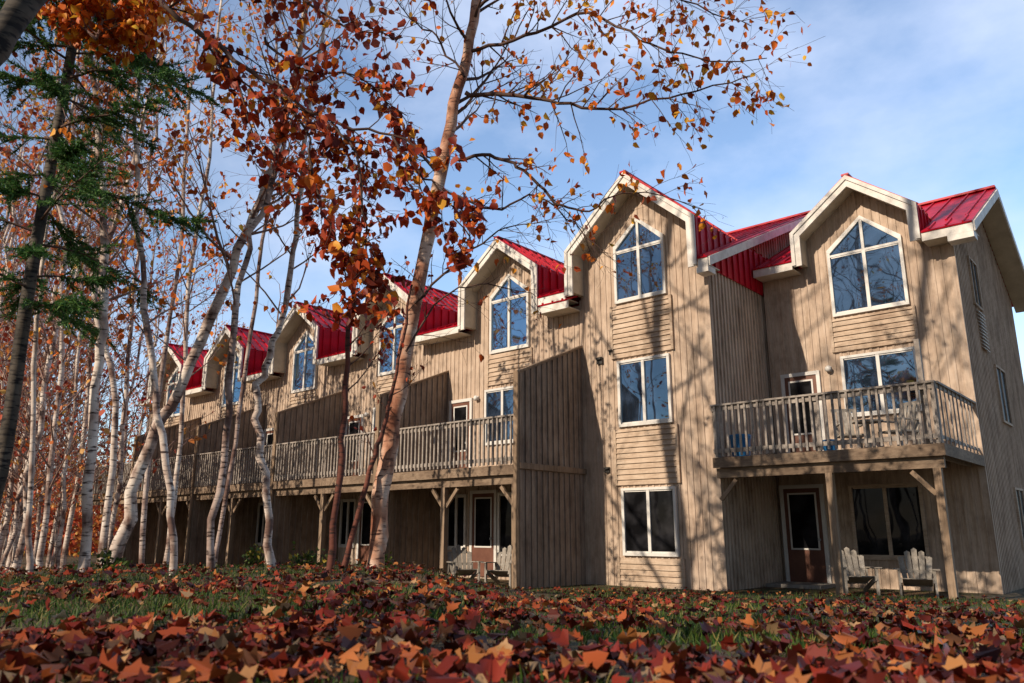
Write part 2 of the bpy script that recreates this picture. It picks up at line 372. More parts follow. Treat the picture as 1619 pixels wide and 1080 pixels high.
def main_roof(root,a,b,v,ze,vr,zr,strips,over_r=0,over_l=0,back=True):
    vf=v-EAVE_O; sl=(zr-ze)/(vr-vf); m=MB(); vm=v+.14; zm=ze+sl*(vm-vf)
    metal(m,(a-over_l,vm,zm),(b+over_r,vm,zm),(b+over_r,vr,zr),(a-over_l,vr,zr))
    for x0,x1 in strips: metal(m,(x0,vf-.05,ze-.05*sl),(x1,vf-.05,ze-.05*sl),(x1,vm,zm),(x0,vm,zm))
    vb=2*vr-vf
    metal(m,(b+over_r,vb,ze),(a-over_l,vb,ze),(a-over_l,vr,zr),(b+over_r,vr,zr))
    m.bar((a-over_l,vr,zr+.05),(b+over_r,vr,zr+.05),.25,.05)
    ro=m.build('roof',M['roof'],root)
    for x0,x1 in strips:
        f=MB(); f.box(x0,x1,vf-.03,vf,ze-.2,ze-.012); f.build('fascia',M['trim'],ro)
        s=MB(); s.box(x0,x1,vf,v-.001,ze-.19,ze-.165); s.build('soffit',M['soffit'],ro)
    return ro
def rake(root,u0,u1,v,ze,vr,zr,full=True):
    vf=v-EAVE_O; f=MB(); s=MB(); w=.2; sg=1 if u1>u0 else -1
    segs=[((vf,ze),(vr,zr))]
    if full: segs.append(((vr,zr),(2*vr-vf,ze)))
    for (ya,za),(yb,zb) in segs:
        f.prism([(u1,ya,za-w),(u1,yb,zb-w),(u1,yb,zb-.003),(u1,ya,za-.003)],(sg*.035,0,0))
        s.prism([(u0,ya,za-w+.02),(u0,yb,zb-w+.02),(u0,yb,zb-w+.05),(u0,ya,za-w+.05)],(u1-u0,0,0))
    f.box(min(u0,u1)+.002,max(u0,u1)-.002,vf-.028,vf+.3,ze-.32,ze-.2)
    f.build('rake_board',M['trim'],root); s.build('rake_soffit',M['soffit'],root)
def deck(root,a,b,v0,v1,zf,posts,side_r=False,braces=(),z_beam=.34):
    d=MB(); y=v0
    while y<v1-.02:
        d.box(a,b,y,min(y+.136,v1),zf-.04,zf); y+=.14
    xx=a+.1
    while xx<b: d.box(xx-.02,xx+.02,v0+.1,v1-.02,zf-.2,zf-.041); xx+=.42
    do=d.build('deck',M['deck'],root)
    bm=MB(); bm.box(a,b,v0-.04,v0-.001,zf-.2,zf-.002); bm.box(a+.02,b-.02,v0+.06,v0+.15,zf-z_beam-.05,zf-.201)
    if side_r: bm.box(b+.001,b+.04,v0-.04,v1,zf-.2,zf-.002)
    bm.build('beam',M['beam'],do)
    for p in posts:
        q=MB(); q.box(p-.06,p+.06,v0+.045,v0+.165,-.3,zf-z_beam-.051); q.build('post',M['post'],do)
    for (p,s) in braces:
        q=MB(); q.bar((p+s*.06,v0+.11,zf-z_beam-.47),(p+s*.40,v0+.11,zf-z_beam-.09),.05,.075); q.build('brace',M['post'],do)
    r=MB(); ht=1.05
    r.box(a,b,v0-.03,v0+.1,zf+ht-.035,zf+ht); r.box(a+.001,b-.001,v0+.02,v0+.055,zf+ht-.13,zf+ht-.036); r.box(a+.001,b-.001,v0+.02,v0+.055,zf+.09,zf+.17)
    x=a+.06
    while x<b-.03:
        j=rng.uniform(-.006,.006)
        r.box(x+j,x+.038+j,v0-.018,v0+.019,zf+.02,zf+ht-.037); x+=.128
    for p in ([a+.05,(a+b)/2,b-.05]): r.box(p-.045,p+.045,v0+.056,v0+.145,zf,zf+ht-.036)
    if side_r:
        r.box(b-.07,b+.03,v0+.1,v1,zf+ht-.035,zf+ht); r.box(b-.03,b-.012,v0+.12,v1,zf+.09,zf+.15); r.box(b-.03,b-.012,v0+.12,v1,zf+ht-.1,zf+ht-.036)
        y=v0+.3
        while y<v1-.05: r.box(b-.011,b+.008,y,y+.04,zf+.02,zf+ht-.037); y+=.3
    r.build('railing',M['deck'],do)
    return do
def screen(root,u,v0,v1,zl,za,zb):
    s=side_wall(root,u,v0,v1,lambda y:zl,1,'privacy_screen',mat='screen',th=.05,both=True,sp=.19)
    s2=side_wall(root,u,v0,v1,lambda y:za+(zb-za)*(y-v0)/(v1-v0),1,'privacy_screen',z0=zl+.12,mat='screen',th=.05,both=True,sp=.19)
    t=MB(); t.prism([(u+.045,v0-.02,za),(u+.045,v1,zb),(u+.045,v1,zb+.05),(u+.045,v0-.02,za+.05)],(-.14,0,0))
    t.box(u-.1,u+.07,v0-.01,v1,zl+.001,zl+.119); t.box(u-.08,u+.05,v0-.06,v0-.011,-.2,za+.05)
    t.build('trim',M['post'],s2)
def lamp(root,x,z,v):
    m=MB(); m.box(x-.05,x+.05,v-.04,v-.023,z-.06,z+.06); o=m.build('wall_lamp',M['trim'],root)
    g=MB(); g.tube([Vector((x,v-.04,z)),Vector((x,v-.1,z)),Vector((x,v-.14,z))],[.05,.075,.03],10); g.build('lamp_shade',M['wframe'],o,True)
def vent(root,x,z,v,s=.08):
    m=MB(); m.box(x-s,x+s,v-.06,v-.023,z-s,z+s); m.box(x-s*.8,x+s*.8,v-.11,v-.061,z+s*.2,z+s*.8); m.build('vent',M['darkpl'],root)

a0=-15.0
def left_unit(a):
    b=a+4.5; c=(a+b)/2; h=1.32; ze=6.42; zf=7.47; zp=8.5
    root=thing('row_house','','row house',(c,VW,0),'weathered row houses with red metal roofs')
    mm=(zp-zf)/h
    def top(x): return zf-.06+(h-abs(x-c))*mm if abs(x-c)<h-.06 else ze-.03
    front_wall(root,a,b,VW,top,[c-h+.06,c,c+h-.06])
    main_roof(root,a,b,VW,ze,20.6,9.1,[(a,c-h-.045),(c+h+.045,b)])
    dormer(root,c,h,VW-EAVE_O,VW,18.6,ze-.05,zf,zp)
    window(root,c,5.66,6.98,1.22,VW,peak=7.6,label='upper window with pointed top')
    clap(root,c-.7,c+.7,4.78,5.58,VW)
    window(root,c-.22,3.3,4.62,1.1,VW)
    door(root,c-1.7,2.47,.68,1.98,VW,'darkglass')
    lamp(root,c-1.12,4.5,VW)
    window(root,c-1.8,.72,2.0,.6,VW,glass='darkglass')
    door(root,c-.85,.05,.75,2.0,VW)
    window(root,c+.25,.6,2.0,1.1,VW,glass='darkglass')
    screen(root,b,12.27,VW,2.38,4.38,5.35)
    deck(root,a+.001,b-.09,12.27,VW-.03,2.47,[c,b-.16],braces=[(c,1),(c,-1),(b-.16,-1)])
    bk=MB(); bk.box(a+.01,b-.01,26.5,26.6,0,6.5); bk.build('back_wall',M['siding'],root)
    return root
u1=left_unit(a0)
units=[u1]
for k in range(1,5):
    o=copy_tree(u1); o.location=(u1.location.x-4.5*k,VW,0); units.append(o)
for o,l in zip(units,['row house left of the tall windowed one, first with a long upper deck','second row house with a long upper deck, counting from the tall windowed one','third row house with an upper deck, behind the bare birch trunks','fourth row house with an upper deck, second from the far left end','leftmost and farthest of the row houses, half hidden in birches']): o['label']=l
# --- tower unit
a,b=-10.5,-7.2; c=-8.85; h=1.68; ze=6.64; zf=7.6; zp=9.1
root=thing('row_house','tall narrow row house front with three stacked white windows and no deck','row house',(c,VW,0),'weathered row houses with red metal roofs')
mm=(zp-zf)/h
top=lambda x: zf-.06+(h-abs(x-c))*mm if abs(x-c)<h-.02 else ze-.03
front_wall(root,a,b,VW,top,[c-h+.04,c,c+h-.04])
main_roof(root,a,b,VW,ze,20.6,9.65,[(a-.95,c-h-.045),(c+h+.045,b+.3)],over_r=.3,over_l=.0)
dormer(root,c,h,VW-EAVE_O,VW,19.8,ze-.05,zf,zp)
sl=(9.65-ze)/(20.6-(VW-.5))
side_wall(root,b,VW+.001,20.6,lambda y: ze-.2+sl*(y-(VW-.5)),1)
side_wall(root,a+.1,VW+.13,20.6,lambda y: ze-.2+sl*(y-(VW-.5)),-1,z0=6)
rake(root,b+.031,b+.3,VW,ze,20.6,9.65)
window(root,c+.02,6.26,7.42,1.22,VW,peak=8.1,label='upper window with pointed top')
window(root,c+.02,3.42,4.8,1.22,VW); window(root,c+.02,.68,1.98,1.22,VW,glass='darkglass')
clap(root,c-.74,c+.74,4.93,6.16,VW); clap(root,c-.74,c+.74,2.1,3.32,VW); clap(root,c-.74,c+.74,0,.58,VW)
cb=MB(); cb.box(b-.09,b+.035,VW-.035,VW-.001,-.1,6.5); cb.build('corner_board',M['siding'],root)
cb=MB(); cb.box(a-.02,a+.07,VW-.035,VW-.001,-.1,6.5); cb.build('corner_board',M['siding'],root)
vent(root,-9.98,4.95,VW); vent(root,-9.65,5.1,VW,.06); vent(root,-9.85,2.45,VW,.06)
# --- right unit
V2=17.3; a,b=-7.1,-3.06; c=-4.83; h=1.3; ze=7.08; zf=7.72; zp=8.74
root=thing('row_house','end row house at the right with a railed balcony over a porch','row house',(c,V2,0),'weathered row houses with red metal roofs')
mm=(zp-zf)/h
top=lambda x: zf-.06+(h-abs(x-c))*mm if abs(x-c)<h-.06 else ze-.03
front_wall(root,a,b,V2,top,[c-h+.06,c,c+h-.06])
main_roof(root,a,b,V2,ze,20.6,9.08,[(a,c-h-.045),(c+h+.045,b+.5)],over_r=.5)
dormer(root,c,h,V2-EAVE_O,V2,20.2,ze-.05,zf,zp)
sl=(9.08-ze)/(20.6-(V2-.5))
side_wall(root,b,V2+.001,24.0,lambda y: ze-.2+sl*((y if y<20.6 else 41.2-y)-(V2-.5)),1,breaks=[20.6])
rake(root,b+.031,b+.5,V2,ze,20.6,9.08)
bk=MB(); bk.box(a,b-.1,23.9,24.0,-.1,7); bk.build('back_wall',M['siding'],root)
cb=MB(); cb.box(b-.09,b+.035,V2-.035,V2-.001,-.1,6.85); cb.build('corner_board',M['siding'],root)
window(root,-4.76,5.8,7.12,1.46,V2,peak=7.88,label='upper window with pointed top')
clap(root,-4.76-.82,-4.76+.82,4.95,5.7,V2)
window(root,-4.72,3.55,4.78,1.42,V2)
door(root,-6.4,2.52,.72,2.0,V2)
lamp(root,-5.75,4.6,V2)
door(root,-6.6,.06,.8,1.98,V2)
window(root,-4.88,.62,2.02,1.3,V2,glass='darkglass',fm='clap')
ds=MB(); ds.box(-7.15,-6.0,V2-1.0,V2-.03,-.1,.07); ds.build('doorstep',M['concrete'],root)
for (y0,y1,z0,z1) in [(18.6,19.3,5.9,6.9),(19.9,20.9,3.5,4.7),(20.0,20.9,.8,2.0)]:
    f=MB(); uu=b
    f.box(uu+.001,uu+.07,y0-.05,y0,z0-.05,z1+.05); f.box(uu+.001,uu+.07,y1,y1+.05,z0-.05,z1+.05)
    f.box(uu+.001,uu+.069,y0,y1,z0-.05,z0); f.box(uu+.001,uu+.069,y0,y1,z1,z1+.05); f.box(uu+.001,uu+.06,(y0+y1)/2-.02,(y0+y1)/2+.02,z0,z1)
    fo=f.build('window',M['clap'],root); p=MB(); p.box(uu+.032,uu+.038,y0,y1,z0,z1); p.build('pane',M['darkglass'],fo)
lv=MB(); z=4.95
while z<5.8:
    lv.slab((b+.032,18.7,z),(b+.032,19.3,z),(b+.09,19.3,z-.04),(b+.09,18.7,z-.04),(0,0,.012)); z+=.08
lv.build('louvre',M['trim'],root)
deck(root,-7.13,b,14.25,V2-.03,2.53,[-4.95,-3.2],side_r=True,braces=[(-7.13,1),(-3.2,-1)])
pl=MB(); pl.box(-3.33,-3.25,14.4,14.48,2.53,4.35); pl.build('balcony_post',M['deck'],root)

# ------------------------------------------------------------------ furniture
def adirondack(loc,label,group,rz=0):
    root=thing('adirondack_chair',label,'chair',(0,0,0),group); root['_o']=(0,0,0)
    s=MB()
    for i in range(6):
        y=-.28+i*.095; z=.38-i*.028
        s.slab((-.27,y,z),(.27,y,z),(.27,y+.085,z-.025),(-.27,y+.085,z-.025),(0,0,.02))
    s.build('seat',M['chair'],root)
    bk=MB()
    hs=[.62,.74,.8,.74,.62]
    for i,hh in enumerate(hs):
        f=(i-2); xb=f*.1; xt=f*.135
        A=Vector((xb-.043,.2,.22)); B=Vector((xb+.043,.2,.22)); dv=Vector(((xt-xb),.38*hh,.9*hh))
        bk.prism([A,B,B+dv+Vector((.012,0,0)),(A+B)/2+dv*1.05,A+dv-Vector((.012,0,0))],(0,.022,-.01))
    bk.bar((-.3,.34,.5),(.3,.34,.5),.03,.06); bk.bar((-.24,.47,.78),(.24,.47,.78),.03,.05)
    bk.build('backrest',M['chair'],root)
    for sx in (-1,1):
        r=MB(); r.prism([(sx*.29,-.36,.56),(sx*.42,-.36,.56),(sx*.42,.1,.55),(sx*.34,.36,.54),(sx*.29,.36,.54)],(0,0,.022)); r.build('armrest',M['chair'],root)
        r=MB(); r.box(min(sx*.3,sx*.34),max(sx*.3,sx*.34),-.33,-.24,0,.559); r.build('leg',M['chair'],root)
        r=MB(); r.bar((sx*.288,-.33,.36),(sx*.288,.52,.04),.025,.1); r.build('leg',M['chair'],root)
        r=MB(); r.bar((sx*.32,.3,.12),(sx*.32,.34,.54),.03,.06); r.build('arm_support',M['chair'],root)
    root.location=loc; root.rotation_euler=(0,0,rz); root.scale=(.86,.86,.86); return root
ch=adirondack((-5.0,15.4,.0),'grey wooden lawn chair under the balcony, left one beside the middle post','wooden lawn chairs',R(35))
for loc,l,rz in [((-3.95,15.3,0),'grey wooden lawn chair under the balcony, nearer the right post',R(15)),
              ((-12.3,12.55,0),'pale wooden lawn chair under the long deck, left of a pair',R(60)),
              ((-11.35,12.75,0),'pale wooden lawn chair under the long deck, right one against the screen',R(20))]:
    o=copy_tree(ch); o.location=loc; o.rotation_euler=(0,0,rz); o['label']=l
def tub(loc,r,h,label):
    root=thing('storage_tub',label,'tub',loc); L=Vector(loc); m=MB()
    m.tube([L,L+Vector((0,0,h*.9)),L+Vector((0,0,h*.9)),L+Vector((0,0,h))],[r*.85,r,r*1.07,r*1.07],14); m.build('body',M['blue'],root)
    k=MB(); k.tube([L+Vector((0,0,h+.001)),L+Vector((0,0,h+.04)),L+Vector((0,0,h+.06))],[r*1.1,r*1.08,r*.4],14); k.build('lid',M['blue'],root)
tub((-6.75,14.7,2.53),.2,.42,'bright blue plastic tub behind the left end of the balcony railing')
tub((-5.05,14.8,2.53),.13,.2,'small blue tub low behind the middle of the balcony railing')
def patio_chair(loc,label,rz):
    root=thing('patio_chair',label,'chair',(0,0,0),'grey patio chairs on the balcony'); root['_o']=(0,0,0)
    s=MB(); s.box(-.25,.25,-.25,.25,.4,.43); s.build('seat',M['chair'],root)
    s=MB()
    for i in range(5): s.slab((-.24+i*.1,.23,.43),(-.17+i*.1,.23,.43),(-.17+i*.1,.4,.98),(-.24+i*.1,.4,.98),(0,.02,0))
    s.bar((-.25,.41,.98),(.25,.41,.98),.03,.06); s.build('backrest',M['chair'],root)
    for x in (-.23,.23):
        for y in (-.23,.23):
            q=MB(); q.bar((x,y,0),(x,y,.4),.035,.035); q.build('leg',M['chair'],root)
        q=MB(); q.box(x-.03,x+.03,-.25,.3,.62,.645); q.box(x-.015,x+.015,-.24,-.21,.43,.62); q.build('armrest',M['chair'],root)
    root.location=loc; root.rotation_euler=(0,0,rz)
patio_chair((-5.0,15.9,2.53),"pale patio chair on the right balcony, left of the small table",R(30))
patio_chair((-4.1,15.8,2.53),'pale patio chair on the right balcony, nearest the corner post',R(-25))
tb=thing('patio_table','small round table between the two balcony chairs','table',(-4.55,15.5,2.53)); L=Vector((-4.55,15.5,2.53))
q=MB(); q.tube([L+Vector((0,0,.6)),L+Vector((0,0,.63))],[.28,.28],18); q.build('tabletop',M['chair'],tb)
q=MB(); q.tube([L+Vector((0,0,.6)),L+Vector((0,0,.05)),L],[.03,.03,.18],8); q.build('leg',M['chair'],tb)

# ------------------------------------------------------------------ trees
def rvec(): return Vector((rng.gauss(0,1),rng.gauss(0,1),rng.gauss(0,1)))
def smooth_path(pts,k=5):
    out=[]
    n=len(pts)
    for i in range(n-1):
        p0=pts[max(i-1,0)];p1=pts[i];p2=pts[i+1];p3=pts[min(i+2,n-1)]
        for j in range(k):
            t=j/k
            out.append(.5*((2*p1)+(p2-p0)*t+(2*p0-5*p1+4*p2-p3)*t*t+(3*p1-p0-3*p2+p3)*t**3))
    out.append(pts[-1]); return out
def spawn(mb,lp,p,d,L,r,lev,mx,up=.1,nch=5,lprob=0.5,segs=4,wob=.22,rmin=.0018):
    pts=[p.copy()]; dd=d.normalized(); st=L/segs
    for i in range(segs):
        dd=(dd+rvec()*wob*.5+Vector((0,0,up))).normalized(); pts.append(pts[-1]+dd*st)
    rad=[max(rmin,r*(1-.75*i/segs)) for i in range(segs+1)]
    mb.tube(pts,rad,5 if lev==0 else 3)
    if lev<mx:
        for k in range(nch):
            f=.2+.8*(k+rng.random())/nch; i=min(segs-1,int(f*segs)); q=pts[i].lerp(pts[i+1],f*segs-i)
            t=(pts[i+1]-pts[i]).normalized(); s=t.cross(rvec()).normalized()
            nd=(t*.75+s*rng.uniform(.5,.95)).normalized()
            spawn(mb,lp,q,nd,L*rng.uniform(.32,.6)*(1.15-.5*f),max(.002,r*.5*(1-.5*f)),lev+1,mx,up,nch,lprob,max(2,segs-1),wob,rmin)
    if lev>=mx-1 and lp is not None:
        for q in pts[1:]:
            k=lprob
            while k>0:
                if rng.random()<k: lp.append(q+rvec()*.03)
                k-=1
def leaves(name,lp,size,mat,parent,droop=.8,tpl='b'):
    if not lp: return
    C=np.array([tuple(q) for q in lp]); n=len(C)
    Y=nr.normal(0,.55,(n,3)); Y[:,2]-=droop
    Nn=nr.normal(0,1,(n,3)); S=size*nr.uniform(.6,1.3,n)
    return scatter(name,C,Y,Nn,S,BIRCH_V if tpl=='b' else MAPLE_V,BIRCH_F if tpl=='b' else MAPLE_F,M[mat],parent,.05)
def tree(name,label,cat,pix,r0,r1,bark,nb,f0,bl,lprob,lsize,lmat,group=None,world=False,mx=2,nch=4,up=.12,twig='twig',extra=None,spread=.8,brad=.36,rmin=.0018,wob=.012):
    pts=[p.copy() for p in pix] if world else [P(*q) for q in pix]
    g=gz(pts[0].x,pts[0].y); pts[0].z=g-.12
    base=(pts[0].x,pts[0].y,g)
    root=thing(name,label,cat,base,group)
    sp=smooth_path(pts,6)
    n=len(sp); sp=[q+rvec()*wob for q in sp]
    L=[0]
    for i in range(1,n): L.append(L[-1]+(sp[i]-sp[i-1]).length)
    T=L[-1]; rad=[r1+(r0-r1)*(1-l/T)**.85 for l in L]; rad[0]*=1.35; rad[1]*=1.1
    rad=[q*rng.uniform(.92,1.09) for q in rad]
    t=MB(); t.tube(sp,rad,10); t.build('trunk',M[bark],root,True)
    b=MB(); lp=[]
    for k in range(nb):
        f=f0+(1-f0)*(k+rng.random())/nb
        l=f*T; i=max(j for j in range(n) if L[j]<=l); i=min(i,n-2)
        q=sp[i].lerp(sp[i+1],(l-L[i])/(L[i+1]-L[i]+1e-9)); tt=(sp[i+1]-sp[i]).normalized()
        s=tt.cross(rvec()).normalized()
        spawn(b,lp,q,(tt*.6+s*spread),bl*rng.uniform(.6,1.15)*(1.1-.55*f),rad[i]*brad,0,mx,up,nch,lprob,rmin=rmin)
    if extra: extra(b,lp)
    if b.v: b.build('branches',M[twig],root,True)
    if lp: leaves('crown',lp,lsize,lmat,root)
    return root
def px_branch(b,lp,pl,D,r0,r1,ntw,tl,lprob,mx=1,nch=4,up=-.03):
    pts=smooth_path([P(x,y,D if not isinstance(D,(list,tuple)) else D[i]) for i,(x,y) in enumerate(pl)],5); n=len(pts)
    pts=[q+rvec()*.015 for q in pts]
    b.tube(pts,[r0+(r1-r0)*i/(n-1) for i in range(n)],6)
    for k in range(ntw):
        f=.1+.9*(k+rng.random())/ntw; i=min(n-2,int(f*(n-1))); t=(pts[i+1]-pts[i]).normalized(); s=t.cross(rvec()).normalized()
        spawn(b,lp,pts[i],t*.6+s*.8,tl*rng.uniform(.5,1.2),max(.004,(r0+(r1-r0)*f)*.5),0,mx,up,nch,lprob)

def main_extra(b,lp):
    px_branch(b,lp,[(735,150),(800,148),(870,160),(960,172),(1080,150),(1190,120)],[8.9,8.7,8.5,8.3,8.1,8.0],.03,.006,38,.75,.42)
    px_branch(b,lp,[(715,255),(775,245),(830,272),(880,320),(930,330),(1000,300),(1110,330)],[8.9,8.8,8.7,8.6,8.5,8.4,8.3],.026,.005,26,.6,.3)
    px_branch(b,lp,[(745,80),(830,60),(930,20),(1010,60),(1100,90),(1215,95)],[8.9,8.7,8.4,8.1,7.9,7.8],.026,.005,38,.7,.5)
    px_branch(b,lp,[(755,10),(850,-40),(980,-50),(1080,0),(1190,40)],[8.9,8.6,8.2,8,7.9],.026,.005,34,.7,.45)
    px_branch(b,lp,[(690,320),(640,300),(560,300),(500,330)],[8.9,8.8,8.7,8.6],.018,.004,22,.7,.25)
    px_branch(b,lp,[(700,300),(780,330),(850,310),(920,370),(960,400)],[8.9,8.8,8.8,8.7,8.7],.018,.004,22,.6,.1)
    px_branch(b,lp,[(660,480),(740,400),(800,360),(870,350)],[8.9,8.9,8.8,8.8],.018,.004,20,.6,.06)
    px_branch(b,lp,[(640,560),(700,470),(770,450),(850,470)],[8.9,8.9,8.8,8.8],.014,.004,18,.6,.05)
    px_branch(b,lp,[(735,120),(690,60),(640,20),(600,-40)],[8.9,8.9,8.8,8.8],.018,.004,24,.8,.2)
tree('birch_tree','thick orange lit birch leaning right in front of the deck, its boughs over the roofs','tree',
     [(592,905,9.0),(610,745,9.0),(655,490,9.0),(690,310,9.0),(725,140,9.0),(762,-30,9.0),(800,-320,9.0)],.1,.04,'birch_or',18,.45,1.7,.16,.095,'leaf_or',extra=main_extra,nch=5)
def near_extra(b,lp):
    px_branch(b,lp,[(150,-260),(230,-40),(300,40),(420,125),(520,190),(620,215),(700,260)],[5.0,5.2,5.2,5.2,5.2,5.2,5.2],.026,.006,20,.42,.4)
    px_branch(b,lp,[(330,60),(380,150),(400,230)],5.2,.012,.004,9,.34,.6)
    px_branch(b,lp,[(420,125),(470,180),(500,290),(540,400),(560,480)],5.2,.012,.004,28,.36,.8)
    px_branch(b,lp,[(520,190),(570,260),(580,380),(590,450)],5.2,.012,.004,24,.36,.8)
    px_branch(b,lp,[(620,215),(670,280),(720,330),(750,390)],5.2,.011,.004,17,.3,.85)
    px_branch(b,lp,[(420,60),(470,110),(560,120),(640,180)],5.2,.011,.004,22,.36,.8)
    px_branch(b,lp,[(230,-40),(330,-60),(450,-20),(540,40),(640,60)],5.4,.02,.005,24,.42,.55)
    px_branch(b,lp,[(300,40),(360,100),(440,200),(450,270)],5.3,.012,.004,14,.34,.65)
tree('maple_tree','dark near trunk crossing the top left corner with a bough of dark red leaves','tree',
     [(-330,1000,4.6),(-250,600,4.7),(-130,250,4.8),(10,50,4.9),(80,-60,5.0),(160,-280,5.0)],.13,.07,'barkdark',4,.75,1.0,.5,.08,'leaf_red',extra=near_extra,mx=1)
tree('birch_tree','white birch leaning strongly to the right with a bright trunk, left of the deck posts','tree',
     [(172,908,9.5),(235,710,9.5),(300,575,9.5),(392,365,9.4),(440,235,9.3),(478,60,9.2),(500,-200,9.1)],.076,.028,'birch',24,.38,1.9,.2,.09,'leaf_or',twig='twiglight',nch=5,wob=.02)
def up_extra(b,lp):
    px_branch(b,lp,[(150,60),(180,20),(230,-10)],7.0,.018,.005,40,.5,1.6)
    px_branch(b,lp,[(150,60),(110,10),(120,-30)],7.0,.018,.005,30,.45,1.6)
tree('birch_tree','upright white birch beside the spruce with orange leaves at its top','tree',
     [(128,925,8.0),(150,610,8.0),(168,440,8.1),(150,150,8.2),(135,-150,8.3)],.052,.024,'birch',18,.35,1.5,.22,.09,'leaf_or',twig='twiglight',extra=up_extra,wob=.02)
tree('birch_tree','slim forked birch just right of the leaning birch base, darker near the ground','tree',
     [(275,935,8.0),(262,740,8.0),(232,480,8.1),(215,260,8.2),(240,-80,8.3)],.04,.017,'birch',20,.3,1.5,.22,.09,'leaf_or',twig='twiglight',wob=.02)
tree('birch_tree','slim birch with red tinged bark curving right below the third dormer','tree',
     [(322,922,9.0),(358,690,9.0),(378,450,9.0),(430,290,9.0),(472,100,9.0),(505,-150,9.0)],.045,.02,'birch_dim',20,.35,1.6,.22,.09,'leaf_or',twig='twiglight',wob=.022)
tree('birch_tree','crooked pale birch with a kinked stem in front of the deck railing','tree',
     [(432,905,10.0),(415,720,10.0),(406,625,10),(440,525,10.0),(470,370,10.0),(485,200,10.0),(530,-50,10)],.054,.019,'birch',20,.35,1.6,.18,.09,'leaf_or',twig='twiglight',wob=.022)
tree('young_tree','thin dark red stem standing left of the thick leaning birch','tree',
     [(520,915,7.6),(540,720,7.6),(548,600,7.6),(562,430,7.6),(575,260,7.6)],.036,.012,'barkred',10,.4,.7,.3,.08,'leaf_red')
tree('young_tree','dark slanting stem at the foot of the thick leaning birch','tree',
     [(540,915,8.8),(575,780,8.8),(602,690,8.8),(628,590,8.8),(650,450,8.8)],.034,.012,'barkred',6,.4,.6,.1,.07,'leaf_red')
tree('birch_tree','very thin pale birch at the left edge under the spruce','tree',
     [(45,938,8.5),(52,620,8.5),(70,400,8.5),(110,200,8.6),(130,0,8.6)],.03,.014,'birch',14,.3,1.3,.25,.08,'leaf_or',twig='twiglight')
tree('birch_tree','birch behind the upright one with a stem swaying over the dark spruce boughs','tree',
     [(160,900,12),(185,640,12),(150,470,12),(200,300,12),(250,100,12),(300,-100,12)],.055,.022,'birch',24,.3,1.9,.3,.1,'leaf_or',twig='twiglight')
tree('birch_tree','birch with a straight thin stem rising over the farthest red gables','tree',
     [(262,900,12),(285,700,12),(300,450,12),(330,250,12),(350,0,12)],.042,.02,'birch',24,.3,1.9,.35,.1,'leaf_or',twig='twiglight')
tree('birch_tree','thin birch in leaf whose orange crown fills the gap above the far gables','tree',
     [(225,900,14),(240,700,14),(285,400,14),(300,150,14),(330,-50,14)],.05,.02,'birch_dim',26,.35,2.1,.5,.11,'leaf_or',twig='twiglight')
tree('birch_tree','thin birch in leaf rising between the two far gables and the leaning trunk','tree',
     [(335,900,14),(372,700,14),(410,430,14),(440,150,14),(420,-80,14)],.045,.02,'birch_dim',24,.5,1.9,.4,.11,'leaf_or',twig='twiglight')
def spruce(name,label,pts,r0,r1,f0,nb,bl,dens=1.0,ns=(.045,.075)):
    g=gz(pts[0].x,pts[0].y); pts[0].z=g-.12; root=thing(name,label,'tree',(pts[0].x,pts[0].y,g))
    sp=smooth_path(pts,6); n=len(sp); t=MB(); t.tube(sp,[r0+(r1-r0)*i/(n-1) for i in range(n)],9); t.build('trunk',M['barkdark'],root,True)
    b=MB(); C=[];Y=[]
    for k in range(nb):
        f=f0+(1-f0)*(k+.5)/nb; i=min(n-2,int(f*(n-1))); q=sp[i].lerp(sp[i+1],f*(n-1)-i)
        an=k*2.4+rng.uniform(-.5,.5); L=bl*(1.08-(f-f0)/(1-f0)*.6)*rng.uniform(.45,1.25)
        d=Vector((math.cos(an),math.sin(an),.2)); pts2=[q.copy()]
        for s in range(6):
            d=(d+Vector((0,0,-.11 if s<3 else .06))+rvec()*.09).normalized(); pts2.append(pts2[-1]+d*L/6)
        b.tube(pts2,[.015*(1-.13*s) for s in range(7)],4)
        for s in range(int(22*dens*rng.uniform(.5,1.2))):
            ff=.12+.88*rng.random()**.8; j=min(5,int(ff*6)); w=pts2[j].lerp(pts2[j+1],ff*6-j); tt=(pts2[j+1]-pts2[j]).normalized()
            side=tt.cross(Vector((0,0,1)))*rng.choice((-1,1))
            dd=(tt*.7+side*.7+Vector((0,0,-.15))+rvec()*.3).normalized(); tl=L*.34*(1.1-ff*.7)*rng.uniform(.4,1.3)
            e=w+dd*tl+Vector((0,0,-.12*tl)); b.tube([w,e],[.004,.0018],3)
            nn=int(75*tl/.4)+6
            for m in range(nn):
                x=rng.random(); C.append(tuple(w.lerp(e,x)+rvec()*.006)); y=dd*.8+rvec()*.6; Y.append(tuple(y))
    b.build('branches',M['twig'],root,True)
    C=np.array(C);Y=np.array(Y); m=len(C)
    scatter('crown',C,Y,nr.normal(0,1,(m,3)),nr.uniform(ns[0],ns[1],m),[(-.10,0,0),(.10,0,0),(0,1,0)],[(0,1,2)],M['needle'],root)
    return root
spruce('spruce_tree','dark spruce with drooping green boughs at the left edge',[P(-70,930,7.5),P(0,750,7.5),P(50,430,7.5),P(112,90,7.6),P(135,-80,7.7),P(150,-330,7.7)],.08,.03,.36,64,1.45,2.3)
lab='slender pale birch stem with thin red foliage in the woods beyond the row'
protos=[]
